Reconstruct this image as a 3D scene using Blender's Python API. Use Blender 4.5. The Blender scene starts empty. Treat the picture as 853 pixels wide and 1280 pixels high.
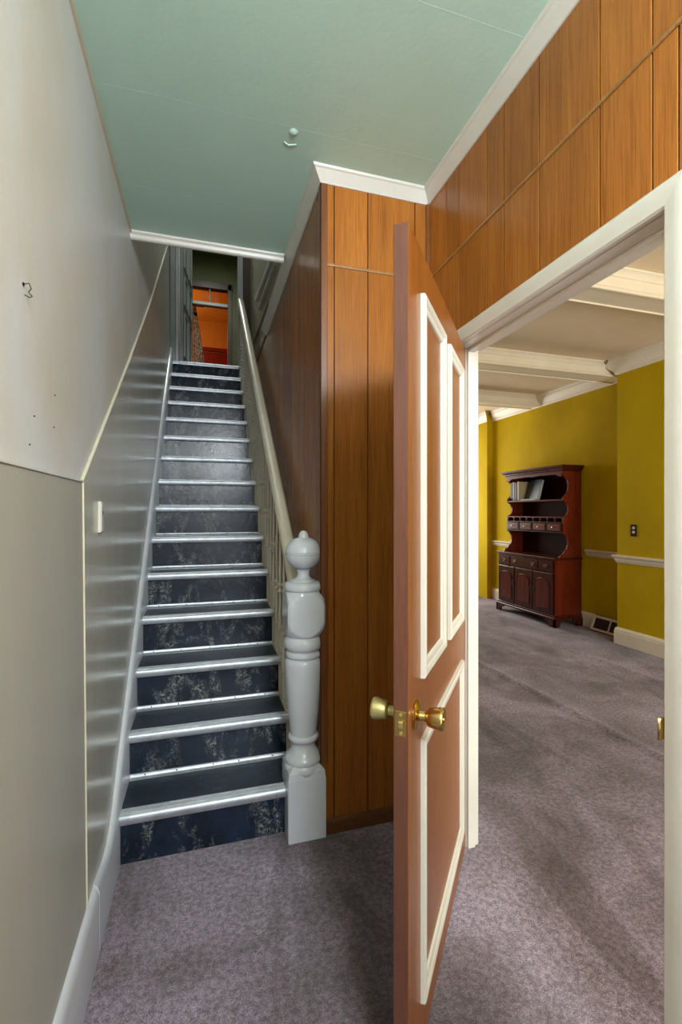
import bpy, bmesh, math, random
from mathutils import Vector, Matrix
R = math.radians
random.seed(7)
SC = bpy.context.scene
COL = SC.collection

# ---------------------------------------------------------------- camera, world, light, exposure
SC.view_settings.view_transform = 'Standard'
SC.view_settings.look = 'None'
SC.view_settings.gamma = 1.0
SC.view_settings.use_curve_mapping = False
SC.view_settings.exposure = 0.55
cam = bpy.data.objects.new('camera', bpy.data.cameras.new('camera'))
COL.objects.link(cam)
cam.location = (0, 0, 1.37)
cam.rotation_euler = (R(90), 0, R(-16.6))
cam.data.sensor_fit = 'HORIZONTAL'
cam.data.sensor_width = 36
cam.data.lens = 575 / 853 * 36
cam.data.clip_start = 0.02
SC.camera = cam

world = bpy.data.worlds.new('world')
SC.world = world
world.use_nodes = True
bg = world.node_tree.nodes['Background']
bg.inputs[0].default_value = (0.80, 0.90, 1.0, 1)
bg.inputs[1].default_value = 0.3


def area(name, loc, rot, sx, sy, power, col, spread=180):
    l = bpy.data.lights.new(name, 'AREA')
    l.shape = 'RECTANGLE'
    l.size, l.size_y = sx, sy
    l.energy = power
    l.color = col
    l.spread = R(spread)
    o = bpy.data.objects.new(name, l)
    COL.objects.link(o)
    o.location = loc
    o.rotation_euler = [R(a) for a in rot]
    return o


DAY = (0.90, 0.95, 1.0)
# daylight through the open street door (with its transom) behind the camera
area('daylight_street_door', (0.56, -1.12, 1.10), (90, 0, 0), 0.72, 1.7, 7, DAY)
area('daylight_street_transom', (0.56, -1.12, 2.34), (90, 0, 0), 0.72, 0.50, 55, (0.88, 0.94, 1.0))
# hall ceiling lamp, behind the camera
area('hall_lamp_light', (0.30, -0.45, 2.66), (0, 0, 0), 0.34, 0.34, 9, (1.0, 0.86, 0.64))
# daylight through the living room windows: street side and garden side
area('daylight_front_windows', (2.9, -1.12, 1.55), (90, 0, 0), 2.2, 1.8, 80, (1.0, 0.98, 0.94))
area('daylight_garden_window', (3.35, 7.85, 1.60), (-90, 0, 0), 1.3, 1.9, 58, (1.0, 0.97, 0.92))
# warm lamp in the room upstairs, added fill lights over landing and stairwell
pl = bpy.data.lights.new('upstairs_lamp_light', 'POINT')
pl.energy = 17
pl.color = (1.0, 0.72, 0.42)
pl.shadow_soft_size = 0.12
plo = bpy.data.objects.new('upstairs_lamp_light', pl)
COL.objects.link(plo)
plo.location = (-0.7, 10.0, 5.0)
area('landing_fill_light', (0.10, 6.6, 5.78), (0, 0, 0), 0.4, 1.2, 18.0, (0.95, 1.0, 0.9))  # fill added to lift the casings and the grey door
area('stairwell_fill_light', (0.05, 3.7, 5.82), (0, 0, 0), 0.5, 1.2, 10.0, (0.92, 0.97, 1.0))  # added fill from above, the ceiling has no skylight


# ---------------------------------------------------------------- materials
def mat(name):
    m = bpy.data.materials.new(name)
    m.use_nodes = True
    nt = m.node_tree
    b = nt.nodes['Principled BSDF']
    return m, nt, b


def noise(nt, vec, scale, detail=4, rough=0.55, dist=0.0):
    n = nt.nodes.new('ShaderNodeTexNoise')
    n.inputs['Scale'].default_value = scale
    n.inputs['Detail'].default_value = detail
    n.inputs['Roughness'].default_value = rough
    n.inputs['Distortion'].default_value = dist
    nt.links.new(vec, n.inputs['Vector'])
    return n.outputs['Fac']


def mapping(nt, sc=(1, 1, 1), rnd=True, coord='Object'):
    tc = nt.nodes.new('ShaderNodeTexCoord')
    mp = nt.nodes.new('ShaderNodeMapping')
    mp.inputs['Scale'].default_value = sc
    nt.links.new(tc.outputs[coord], mp.inputs['Vector'])
    if rnd:
        oi = nt.nodes.new('ShaderNodeObjectInfo')
        ml = nt.nodes.new('ShaderNodeMath')
        ml.operation = 'MULTIPLY'
        ml.inputs[1].default_value = 37.0
        nt.links.new(oi.outputs['Random'], ml.inputs[0])
        cb = nt.nodes.new('ShaderNodeCombineXYZ')
        for i in range(3):
            nt.links.new(ml.outputs[0], cb.inputs[i])
        nt.links.new(cb.outputs[0], mp.inputs['Location'])
    return mp.outputs['Vector']


def ramp(nt, fac, stops):
    r = nt.nodes.new('ShaderNodeValToRGB')
    e = r.color_ramp.elements
    while len(e) < len(stops):
        e.new(0.5)
    for k, (p, c) in enumerate(stops):
        e[k].position = p
        e[k].color = (*c, 1) if len(c) == 3 else c
    nt.links.new(fac, r.inputs['Fac'])
    return r.outputs['Color']


def mix(nt, a, b, fac, mode='MIX'):
    m = nt.nodes.new('ShaderNodeMix')
    m.data_type = 'RGBA'
    m.blend_type = mode
    for sock, v in ((m.inputs[6], a), (m.inputs[7], b)):
        if isinstance(v, tuple):
            sock.default_value = (*v, 1)
        else:
            nt.links.new(v, sock)
    if isinstance(fac, float):
        m.inputs[0].default_value = fac
    else:
        nt.links.new(fac, m.inputs[0])
    return m.outputs[2]


def bump(nt, b, h, dist, strength=1.0, inp=None):
    n = nt.nodes.new('ShaderNodeBump')
    n.inputs['Distance'].default_value = dist
    n.inputs['Strength'].default_value = strength
    nt.links.new(h, n.inputs['Height'])
    if inp is not None:
        nt.links.new(inp, n.inputs['Normal'])
    nt.links.new(n.outputs['Normal'], b.inputs['Normal'])
    return n.outputs['Normal']


def paint(name, c, c2=None, rough=0.45, bd=0.0006, streak=(3, 3, 3), spec=0.5, amt=(0.35, 0.7)):
    m, nt, b = mat(name)
    c2 = c2 or tuple(v * 0.86 for v in c)
    v = mapping(nt, streak, rnd=False)
    col = ramp(nt, noise(nt, v, 1.0, 5, 0.6, 0.3), [(amt[0], c2), (amt[1], c)])
    nt.links.new(col, b.inputs['Base Color'])
    b.inputs['Roughness'].default_value = rough
    b.inputs['Specular IOR Level'].default_value = spec
    v2 = mapping(nt, (1, 1, 1), rnd=False)
    bump(nt, b, noise(nt, v2, 60, 5, 0.65), bd)
    return m


def wood(name, light, dark, rough=0.32, pores=True, coat=0.0, grain=(14, 14, 0.9), var=0.25):
    m, nt, b = mat(name)
    v = mapping(nt, grain)
    a = ramp(nt, noise(nt, v, 1.0, 6, 0.6, 0.9), [(0.28, dark), (0.72, light)])
    v2 = mapping(nt, (grain[0] * 16, grain[1] * 16, grain[2] * 5))
    p = ramp(nt, noise(nt, v2, 1.0, 3, 0.7), [(0.36, (0.62, 0.55, 0.5)), (0.55, (1, 1, 1))])
    c = mix(nt, a, p, 0.75, 'MULTIPLY')
    oi = nt.nodes.new('ShaderNodeObjectInfo')
    t = ramp(nt, oi.outputs['Random'], [(0.0, (1 - var, 1 - var, 1 - var)), (1.0, (1, 1, 1))])
    c = mix(nt, c, t, 1.0, 'MULTIPLY')
    nt.links.new(c, b.inputs['Base Color'])
    b.inputs['Roughness'].default_value = rough
    b.inputs['Coat Weight'].default_value = coat
    b.inputs['Coat Roughness'].default_value = 0.2
    bump(nt, b, noise(nt, v2, 1.0, 3, 0.7), 0.0004, 0.6)
    return m


def metal(name, c, rough=0.3, met=1.0):
    m, nt, b = mat(name)
    v = mapping(nt, (1, 1, 1))
    r = nt.nodes.new('ShaderNodeMapRange')
    r.inputs['To Min'].default_value = rough * 0.7
    r.inputs['To Max'].default_value = rough * 1.4
    nt.links.new(noise(nt, v, 35, 4), r.inputs['Value'])
    nt.links.new(r.outputs[0], b.inputs['Roughness'])
    nt.links.new(ramp(nt, noise(nt, v, 22, 5), [(0.3, tuple(x * 0.75 for x in c)), (0.65, c)]), b.inputs['Base Color'])
    b.inputs['Metallic'].default_value = met
    return m


M = {}
# left wall: grey cream paint over plaster, glossy enamel on the lower panels
M['wall_upper'] = paint('plaster_paint', (0.66, 0.70, 0.68), (0.62, 0.60, 0.50), 0.42, 0.0014, (1.3, 1.9, 1.1), amt=(0.38, 0.60))
M['wall_lower'] = paint('enamel_panel_paint', (0.51, 0.52, 0.43), (0.45, 0.455, 0.37), 0.20, 0.0007, (4, 4, 0.5))
M['wall_near'] = paint('satin_panel_paint', (0.45, 0.47, 0.405), (0.40, 0.41, 0.34), 0.42, 0.0007, (3, 2, 0.5))
M['ceiling'] = paint('green_ceiling_paint', (0.56, 0.80, 0.68), (0.52, 0.75, 0.63), 0.42, 0.0006, (1.5, 1.5, 1.5))
M['white'] = paint('white_gloss_paint', (0.70, 0.69, 0.62), (0.64, 0.62, 0.54), 0.32, 0.0004)
M['grey_white'] = paint('cool_white_gloss_paint', (0.64, 0.68, 0.73), (0.57, 0.60, 0.63), 0.22, 0.0005)
M['moulding'] = paint('off_white_moulding_paint', (0.60, 0.58, 0.50), (0.55, 0.53, 0.45), 0.4, 0.0003)
M['cream'] = paint('cream_gloss_paint', (0.66, 0.62, 0.48), (0.56, 0.52, 0.38), 0.28, 0.0004)
M['trim_living'] = paint('ivory_trim_paint', (0.88, 0.80, 0.62), (0.82, 0.73, 0.54), 0.4, 0.0003)
M['living_ceiling'] = paint('tan_ceiling_paint', (0.86, 0.72, 0.50), (0.80, 0.66, 0.45), 0.7, 0.001)
M['yellow'] = paint('mustard_wall_paint', (0.63, 0.440, 0.003), (0.48, 0.315, 0.002), 0.8, 0.0012, (1.2, 1.2, 0.7), spec=0.12, amt=(0.3, 0.65))
M['green_dark'] = paint('olive_green_paint', (0.10, 0.11, 0.03), (0.07, 0.08, 0.02), 0.5)
M['baluster'] = paint('cream_baluster_paint', (0.80, 0.77, 0.66), (0.72, 0.68, 0.56), 0.35, 0.0003)
M['brown_dark'] = paint('dark_brown_paint', (0.06, 0.035, 0.02), None, 0.35)
M['orange'] = paint('orange_wall_paint', (0.74, 0.30, 0.035), (0.66, 0.25, 0.03), 0.6)
M['red'] = paint('dark_red_paint', (0.28, 0.012, 0.006), (0.20, 0.01, 0.005), 0.4)
M['grey_door'] = paint('grey_door_paint', (0.42, 0.45, 0.45), (0.34, 0.37, 0.36), 0.35)
M['up_wall'] = paint('upstairs_wall_paint', (0.36, 0.34, 0.24), (0.28, 0.26, 0.17), 0.5)
M['plain'] = paint('plain_plaster', (0.62, 0.60, 0.54), None, 0.6)
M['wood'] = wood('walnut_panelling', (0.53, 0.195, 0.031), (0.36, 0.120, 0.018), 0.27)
M['wood_side'] = wood('walnut_panelling_shaded', (0.42, 0.145, 0.026), (0.29, 0.090, 0.014), 0.26)  # same panelling, shade of the stair side put into its colour
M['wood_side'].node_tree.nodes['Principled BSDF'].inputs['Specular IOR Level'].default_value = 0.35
M['wood'].node_tree.nodes['Principled BSDF'].inputs['Specular IOR Level'].default_value = 0.35
M['groove'] = paint('dark_groove_stain', (0.018, 0.007, 0.006), None, 0.7)  # dark backing that shows in the gaps between planks
M['batten'] = wood('batten_wood', (0.52, 0.27, 0.08), (0.40, 0.18, 0.045), 0.35)
M['wood_trim'] = wood('corner_moulding_wood', (0.30, 0.12, 0.04), (0.21, 0.075, 0.024), 0.3)
M['door'] = wood('door_wood', (0.29, 0.098, 0.016), (0.21, 0.068, 0.011), 0.3, grain=(20, 20, 1.2), var=0.0)
M['door'].node_tree.nodes['Principled BSDF'].inputs['Specular IOR Level'].default_value = 0.3
M['door_edge'] = wood('door_edge_wood', (0.15, 0.057, 0.029), (0.11, 0.038, 0.022), 0.42, grain=(30, 30, 2))
M['base_wood'] = wood('brown_baseboard_wood', (0.20, 0.08, 0.028), (0.14, 0.05, 0.016), 0.35, grain=(2, 20, 20))
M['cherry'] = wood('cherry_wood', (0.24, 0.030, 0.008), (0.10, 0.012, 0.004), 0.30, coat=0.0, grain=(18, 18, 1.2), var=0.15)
M['cherry_shade'] = wood('shaded_cherry_wood', (0.10, 0.014, 0.006), (0.045, 0.007, 0.004), 0.26, coat=0.0, grain=(18, 18, 1.2), var=0.1)  # same cherry, shade of the unlit front put into its colour
M['cherry_matte'] = wood('matte_shaded_cherry_back', (0.06, 0.012, 0.006), (0.03, 0.006, 0.004), 0.65, grain=(18, 18, 1.2), var=0.0)  # near black stands in for deep shade inside the hutch
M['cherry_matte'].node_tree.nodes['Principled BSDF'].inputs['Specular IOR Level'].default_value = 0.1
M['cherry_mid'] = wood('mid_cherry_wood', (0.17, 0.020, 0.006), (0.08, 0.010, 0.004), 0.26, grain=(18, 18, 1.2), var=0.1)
M['pull'] = metal('old_bronze_pull', (0.20, 0.16, 0.11), 0.35)
M['alu'] = metal('aluminium_edging', (0.62, 0.66, 0.71), 0.44, 0.8)
M['alu_dull'] = metal('worn_aluminium', (0.48, 0.49, 0.50), 0.42)
M['brass'] = metal('polished_brass', (0.66, 0.47, 0.16), 0.18)
M['brass_dull'] = metal('tarnished_brass', (0.50, 0.42, 0.17), 0.38, 0.75)
M['dark_metal'] = metal('dark_metal', (0.05, 0.045, 0.04), 0.4)
M['black'] = paint('black_paint', (0.012, 0.012, 0.012), None, 0.5)
M['plastic'] = paint('ivory_plastic', (0.72, 0.71, 0.62), None, 0.3, 0.0)
M['brown_plastic'] = paint('brown_plastic', (0.035, 0.018, 0.010), None, 0.3, 0.0)

# marbled navy linoleum
m, nt, b = mat('marbled_linoleum')
v = mapping(nt, (1, 1, 1))
base = ramp(nt, noise(nt, v, 7, 4, 0.6), [(0.3, (0.004, 0.008, 0.015)), (0.7, (0.012, 0.024, 0.046))])
vs = mapping(nt, (1, 1, 0.55))
cl = ramp(nt, noise(nt, vs, 11, 4, 0.6, 0.8), [(0.50, (0, 0, 0)), (0.66, (1, 1, 1))])
fl = ramp(nt, noise(nt, v, 42, 7, 0.78, 2.2), [(0.49, (0.04, 0.04, 0.04)), (0.60, (1, 1, 1))])
msk = mix(nt, cl, fl, 1.0, 'MULTIPLY')
col = mix(nt, base, (0.33, 0.35, 0.33), msk)
nt.links.new(col, b.inputs['Base Color'])
b.inputs['Roughness'].default_value = 0.27
bump(nt, b, noise(nt, v, 30, 4), 0.0012)
M['lino'] = m
m2 = m.copy()
m2.name = 'sheen_tread_linoleum'  # blue in the speckle colour stands in for sheen on the treads
for n in m2.node_tree.nodes:
    if n.type == 'MIX' and n.blend_type == 'MIX':
        n.inputs[7].default_value = (0.045, 0.085, 0.14, 1)
m2.node_tree.nodes['Principled BSDF'].inputs['Roughness'].default_value = 0.33
M['lino_tread'] = m2

# mauve grey carpet
m, nt, b = mat('mauve_carpet')
v = mapping(nt, (1, 1, 1), rnd=False)
c = ramp(nt, noise(nt, v, 1.6, 6, 0.62, 0.5), [(0.36, (0.135, 0.108, 0.118)), (0.5, (0.25, 0.208, 0.252)), (0.64, (0.36, 0.312, 0.39))])
dirt = ramp(nt, noise(nt, mapping(nt, (1.4, 0.55, 1), rnd=False), 1.7, 4, 0.6, 0.8), [(0.38, (0.52, 0.46, 0.43)), (0.50, (1, 1, 1))])
c = mix(nt, c, dirt, 0.8, 'MULTIPLY')
f1 = noise(nt, v, 240, 3, 0.8)
f2 = noise(nt, v, 55, 3, 0.7)
g = ramp(nt, f1, [(0.36, (0.30, 0.28, 0.28)), (0.64, (1.65, 1.65, 1.65))])
c = mix(nt, c, g, 0.85, 'MULTIPLY')
g2 = ramp(nt, f2, [(0.38, (0.58, 0.54, 0.54)), (0.62, (1.30, 1.30, 1.30))])
c = mix(nt, c, g2, 0.9, 'MULTIPLY')
nt.links.new(c, b.inputs['Base Color'])
b.inputs['Roughness'].default_value = 0.95
b.inputs['Specular IOR Level'].default_value = 0.15
b.inputs['Sheen Weight'].default_value = 0.25
nn = bump(nt, b, f1, 0.004)
bump(nt, b, f2, 0.004, 0.8, nn)
M['carpet'] = m

# patterned lace
m, nt, b = mat('speckled_lace')
v = mapping(nt, (1, 1, 1))
nt.links.new(ramp(nt, noise(nt, v, 26, 5, 0.7), [(0.42, (0.35, 0.20, 0.14)), (0.56, (0.80, 0.66, 0.54))]), b.inputs['Base Color'])
b.inputs['Roughness'].default_value = 0.9
M['lace'] = m

# pane glass tinted amber for the orange light of the room behind
m, nt, b = mat('pane_glass')
b.inputs['Base Color'].default_value = (1.0, 0.80, 0.42, 1)
b.inputs['Roughness'].default_value = 0.05
b.inputs['Transmission Weight'].default_value = 1.0
b.inputs['IOR'].default_value = 1.05
M['pane'] = m


# ---------------------------------------------------------------- mesh helpers
def new():
    return bmesh.new()


def box(bm, x0, x1, y0, y1, z0, z1, bev=0.0):
    r = bmesh.ops.create_cube(bm, size=1.0)
    vs = r['verts']
    for v in vs:
        v.co = Vector((x0 + (v.co.x + .5) * (x1 - x0), y0 + (v.co.y + .5) * (y1 - y0), z0 + (v.co.z + .5) * (z1 - z0)))
    if bev > 0:
        es = list({e for v in vs for e in v.link_edges})
        bmesh.ops.bevel(bm, geom=es, offset=bev, segments=1, affect='EDGES')
    return bm


def B(*a, bev=0.0):
    return box(new(), *a, bev=bev)


def prism(bm, pts, axis, a0, a1, a_fn=None):
    """pts 2D outline extruded along axis. axis X: pts=(y,z); Y: pts=(x,z); Z: pts=(x,y)."""
    def mk(p, a):
        if axis == 'X':
            return (a, p[0], p[1])
        if axis == 'Y':
            return (p[0], a, p[1])
        return (p[0], p[1], a)
    lo = [bm.verts.new(mk(p, a0)) for p in pts]
    hi = [bm.verts.new(mk(p, a1)) for p in pts]
    n = len(pts)
    bm.faces.new(lo)
    bm.faces.new(hi[::-1])
    for i in range(n):
        j = (i + 1) % n
        bm.faces.new((lo[i], hi[i], hi[j], lo[j]))
    return bm


def lathe(bm, prof, cx=0, cy=0, seg=32, cap=True):
    rings = []
    for r, z in prof:
        rings.append([bm.verts.new((cx + r * math.cos(2 * math.pi * k / seg), cy + r * math.sin(2 * math.pi * k / seg), z)) for k in range(seg)])
    for a, c in zip(rings, rings[1:]):
        for k in range(seg):
            j = (k + 1) % seg
            bm.faces.new((a[k], a[j], c[j], c[k]))
    if cap:
        bm.faces.new(rings[0])
        bm.faces.new(rings[-1])
    return bm


def sweep(bm, prof, p0, p1, out, k0=0.0, k1=0.0, up=(0, 0, 1)):
    """profile (out, up) swept p0->p1; ends slide along by out*k for mitres."""
    p0, p1, out, up = Vector(p0), Vector(p1), Vector(out), Vector(up)
    d = (p1 - p0).normalized()
    a = [bm.verts.new(p0 + out * o + up * u + d * (o * k0)) for o, u in prof]
    c = [bm.verts.new(p1 + out * o + up * u + d * (o * k1)) for o, u in prof]
    n = len(prof)
    bm.faces.new(a)
    bm.faces.new(c[::-1])
    for i in range(n):
        j = (i + 1) % n
        bm.faces.new((a[i], c[i], c[j], a[j]))
    return bm


def tube(bm, pts, r, seg=8):
    pts = [Vector(p) for p in pts]
    rings = []
    for i, p in enumerate(pts):
        d = (pts[min(i + 1, len(pts) - 1)] - pts[max(i - 1, 0)]).normalized()
        a = d.orthogonal().normalized() if i == 0 else (prev - d * prev.dot(d)).normalized()
        prev = a
        c = d.cross(a)
        rr = r[i] if isinstance(r, (list, tuple)) else r
        rings.append([bm.verts.new(p + a * rr * math.cos(2 * math.pi * k / seg) + c * rr * math.sin(2 * math.pi * k / seg)) for k in range(seg)])
    for a, c in zip(rings, rings[1:]):
        for k in range(seg):
            j = (k + 1) % seg
            bm.faces.new((a[k], a[j], c[j], c[k]))
    bm.faces.new(rings[0])
    bm.faces.new(rings[-1])
    return bm


ORG = {}


def worg(p):
    return ORG.get(p.name, Vector((0, 0, 0))) if p else Vector((0, 0, 0))


def obj(name, bm, m, parent=None, smooth=False, local=False, ang=40):
    """one mesh object; geometry in world space is moved into the parent's space unless local."""
    o0 = worg(parent)
    if parent and not local:
        bmesh.ops.translate(bm, verts=bm.verts, vec=-o0)
    bmesh.ops.recalc_face_normals(bm, faces=bm.faces)
    me = bpy.data.meshes.new(name)
    bm.to_mesh(me)
    bm.free()
    me.materials.append(M[m] if isinstance(m, str) else m)
    if smooth:
        for p in me.polygons:
            p.use_smooth = True
        try:
            me.set_sharp_from_angle(angle=R(ang))
        except Exception:
            pass
    o = bpy.data.objects.new(name, me)
    COL.objects.link(o)
    if parent:
        o.parent = parent
        ORG[o.name] = o0.copy() if not local else Vector((0, 0, 0))
    return o


def tag(o, label=None, cat=None, group=None, kind=None):
    if label:
        o['label'] = label
    if cat:
        o['category'] = cat
    if group:
        o['group'] = group
    if kind:
        o['kind'] = kind
    return o


def empty(name, loc, label, cat, rz=0.0, group=None, kind=None):
    o = bpy.data.objects.new(name, None)
    COL.objects.link(o)
    o.location = loc
    o.rotation_euler = (0, 0, rz)
    o.empty_display_size = 0.1
    ORG[o.name] = Vector(loc)
    return tag(o, label, cat, group, kind)


def struct(name, bm, m, label, cat, smooth=False):
    o = obj(name, bm, m, None, smooth)
    return tag(o, label, cat, kind='structure')


# ---------------------------------------------------------------- dimensions
XR, XW = 0.985, 1.085          # hall face / living face of the partition
YC = 1.90                      # closet front
XC = 0.479                     # closet side (stair side)
ZC = 2.82                      # hall ceiling
YH = 2.59                      # ceiling ends, stairwell opens
RISE, RUN, Y0 = 0.2008, 0.241, 1.956
NST = 15
ZL = RISE * NST                # landing
YL = Y0 + RUN * (NST - 1)
LX, LB = 4.40, 4.14            # living room side wall, chimney breast
ZLC = 2.95                     # living room ceiling
UC = 5.85                      # upstairs ceiling


def XL(z):                      # the left wall leans a little
    if z < 1.46:
        return -0.335 - 0.012 * z / 1.46
    return -0.347 - 0.018 * min(1, (z - 1.46) / 1.37)


def XS(z):
    return -0.311 - 0.014 * min(1, z / 3)


# ---------------------------------------------------------------- floors
def fgrid(xs, ys, f):
    bm = new()
    vv = [[bm.verts.new((x, y, f(x, y))) for y in ys] for x in xs]
    for i in range(len(xs) - 1):
        for j in range(len(ys) - 1):
            bm.faces.new((vv[i][j], vv[i + 1][j], vv[i + 1][j + 1], vv[i][j + 1]))
    return bm


RIDG = [(2.42, 0.016, 0.040, 0.9, 5.6), (3.50, 0.016, 0.045, 2.2, 3.9), (1.74, 0.006, 0.05, 1.6, 5.2),
        (3.02, 0.008, 0.06, 2.0, 4.6), (1.12, 0.005, 0.03, 0.6, 1.8), (2.05, 0.006, 0.06, 0.6, 2.4)]


def floor_z(x, y):
    z = 0.0
    for cx, h, w, a, c in RIDG:
        cxx = cx + 0.03 * math.sin(y * 1.3 + cx * 5)
        t = min(1, max(0, (y - a) / 0.5)) * min(1, max(0, (c - y) / 0.5))
        z += h * t * math.exp(-((x - cxx) / w) ** 2)
    return z


xs = [-0.42 + 0.1 * i for i in range(14)]
x = 0.98
while x < 3.85:
    xs.append(x)
    x += 0.014
xs = sorted(set(round(v, 4) for v in xs)) + [3.95, 4.1, 4.3, 4.6]
ys = [-1.3 + 0.12 * i for i in range(91)]
fb = fgrid(xs, ys, floor_z)
struct('floor', fb, 'carpet', 'mauve grey wall-to-wall carpet with dirt marks and wrinkles, downstairs', 'carpet', smooth=True)
lf = new()
box(lf, -1.6, 1.6, YL + 0.03, 11.3, ZL - 0.15, ZL)
struct('floor', lf, 'brown_dark', 'dark upstairs floor beyond the top step of the stairs', 'floor')

# ---------------------------------------------------------------- left wall
zs = [0, 0.5, 1.0, 1.46, 2.0, 2.5, 2.83, 3.5, UC + 0.1]
wy = [-1.3, 0.0, 1.5, YH, 4.0, YL + 0.2, 8.4]
bm = new()
vv = [[bm.verts.new((XL(z), y, z)) for z in zs] for y in wy]
vb = [[bm.verts.new((XL(z) - 0.12, y, z)) for z in zs] for y in wy]
for i in range(len(wy) - 1):
    for j in range(len(zs) - 1):
        bm.faces.new((vv[i][j], vv[i + 1][j], vv[i + 1][j + 1], vv[i][j + 1]))
        bm.faces.new((vb[i][j], vb[i][j + 1], vb[i + 1][j + 1], vb[i + 1][j]))
wl = struct('wall_left', bm, 'wall_upper', 'scuffed grey cream plaster wall on the left of the stairs', 'wall')


def left_sheet(poly, t0, t1):
    """flat sheet on the leaning left wall; poly in (y, z)"""
    bm = new()
    a = [bm.verts.new((XL(z) + t0, y, z)) for y, z in poly]
    c = [bm.verts.new((XL(z) + t1, y, z)) for y, z in poly]
    n = len(poly)
    bm.faces.new(a)
    bm.faces.new(c)
    for i in range(n):
        j = (i + 1) % n
        bm.faces.new((a[i], a[j], c[j], c[i]))
    return bm


SLP = [(1.512, 1.462), (2.455, 2.11), (3.44, 2.815), (4.2, 3.42), (5.36, 4.36)]
near = [(-1.3, 0.02), (-1.3, 1.457), (1.505, 1.457)] + [(1.505, 0.02)]
obj('wall_panel', left_sheet(near, 0.0, 0.006), 'wall_near', wl)
far = [(1.515, 0.02)] + SLP + [(5.36, 0.6)]
# split into strips so that the bent sheet stays planar
pts = SLP
bm = new()
for i in range(len(pts) - 1):
    (ya, za), (yb, zb) = pts[i], pts[i + 1]
    for z0, z1 in ((0.02, 0.5), (0.5, 1.0), (1.0, 1.46)):
        q = left_sheet([(ya, z0), (yb, z0), (yb, z1), (ya, z1)], 0.0, 0.006)
        me = bpy.data.meshes.new('t'); q.to_mesh(me); q.free(); bm.from_mesh(me); bpy.data.meshes.remove(me)
    q = left_sheet([(ya, 1.46), (yb, 1.46), (yb, zb), (ya, za)] if za > 1.47 else [(ya, 1.46), (yb, 1.46), (yb, zb)], 0.0, 0.006)
    me = bpy.data.meshes.new('t'); q.to_mesh(me); q.free(); bm.from_mesh(me); bpy.data.meshes.remove(me)
bmesh.ops.remove_doubles(bm, verts=bm.verts, dist=0.0004)
obj('wall_panel', bm, 'wall_lower', wl)


def bead(bm, y0, z0, y1, z1, w=0.007, t=0.0085):
    d = Vector((0, y1 - y0, z1 - z0)).normalized()
    nrm = Vector((0, -d.z, d.y)) * w / 2
    pa, pb = Vector((XL(z0), y0, z0)), Vector((XL(z1), y1, z1))
    r = []
    for p in (pa, pb):
        r.append([bm.verts.new(p + nrm), bm.verts.new(p + nrm * 0.6 + Vector((t, 0, 0))), bm.verts.new(p - nrm * 0.6 + Vector((t, 0, 0))), bm.verts.new(p - nrm)])
    for k in range(4):
        j = (k + 1) % 4
        bm.faces.new((r[0][k], r[1][k], r[1][j], r[0][j]))
    bm.faces.new(r[0]); bm.faces.new(r[1])


bm = new(); bead(bm, -1.3, 1.46, 1.51, 1.46, 0.008, 0.009)
obj('panel_bead', bm, 'wall_upper', wl)
bm = new()
for (ya, za), (yb, zb) in zip(SLP, SLP[1:]):
    bead(bm, ya, za, yb, zb)
obj('panel_bead', bm, 'cream', wl)
bm = new(); bead(bm, 1.51, 0.18, 1.51, 1.46, 0.007, 0.0095)
obj('panel_bead', bm, 'cream', wl)
bm = new(); box(bm, -0.37, -0.355, -1.3, YH, ZC - 0.012, ZC)
obj('paint_edge', bm, 'cream', wl)

# base board + stair skirt on the left: one continuous painted board, eased at the foot of the stairs
def nose(y):
    return RISE + (y - (Y0 - 0.03)) * RISE / RUN


def board(name, top, y_list, bottom, thick, m, label, cat, kind, lip=0.012):
    bm = new()
    rows = []
    for y in y_list:
        zt, zb = top(y), bottom(y)
        xf = lambda z: XS(z)
        rows.append([bm.verts.new((XL(zb) + 0.002, y, zb)), bm.verts.new((xf(zb), y, zb)), bm.verts.new((xf(zt - lip * 2.2), y, zt - lip * 2.2)),
                     bm.verts.new((xf(zt) - 0.006, y, zt - lip * 0.6)), bm.verts.new((xf(zt) - 0.014, y, zt)), bm.verts.new((XL(zt) + 0.002, y, zt + 0.002))])
    for a, c in zip(rows, rows[1:]):
        for k in range(6):
            j = (k + 1) % 6
            bm.faces.new((a[k], c[k], c[j], a[j]))
    bm.faces.new(rows[0]); bm.faces.new(rows[-1])
    return struct(name, bm, m, label, cat, smooth=True)


board('baseboard_left', lambda y: 0.205, [-1.3, 0, 0.8, 1.3, 1.585], lambda y: 0.0, 0.02, 'grey_white',
      'pale grey painted baseboard along the left hall wall', 'baseboard', 'structure')


def sk_top(y):
    s = nose(y) + 0.095 + 0.03 * (y - 2) / 3
    t = min(1, max(0, (y - 1.59) / 0.45))
    t = t * t * (3 - 2 * t)
    return 0.21 * (1 - t) + s * t if y < 2.04 else s


board('baseboard_stair', sk_top, [1.59 + 0.05 * i for i in range(10)] + [2.1 + 0.4 * i for i in range(8)] + [5.32], lambda y: max(0.0, nose(y) - 0.55) if y > 2.2 else 0.0,
      0.02, 'grey_white', 'pale grey sloping skirt board climbing beside the stairs', 'baseboard', 'structure')

# ---------------------------------------------------------------- hall ceiling + header + crown
cb = new()
box(cb, -0.37, XW, -1.3, YH, ZC, ZL)
hc = struct('ceiling', cb, 'ceiling', 'mint green painted hall ceiling with faint paper seams', 'ceiling')
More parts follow.
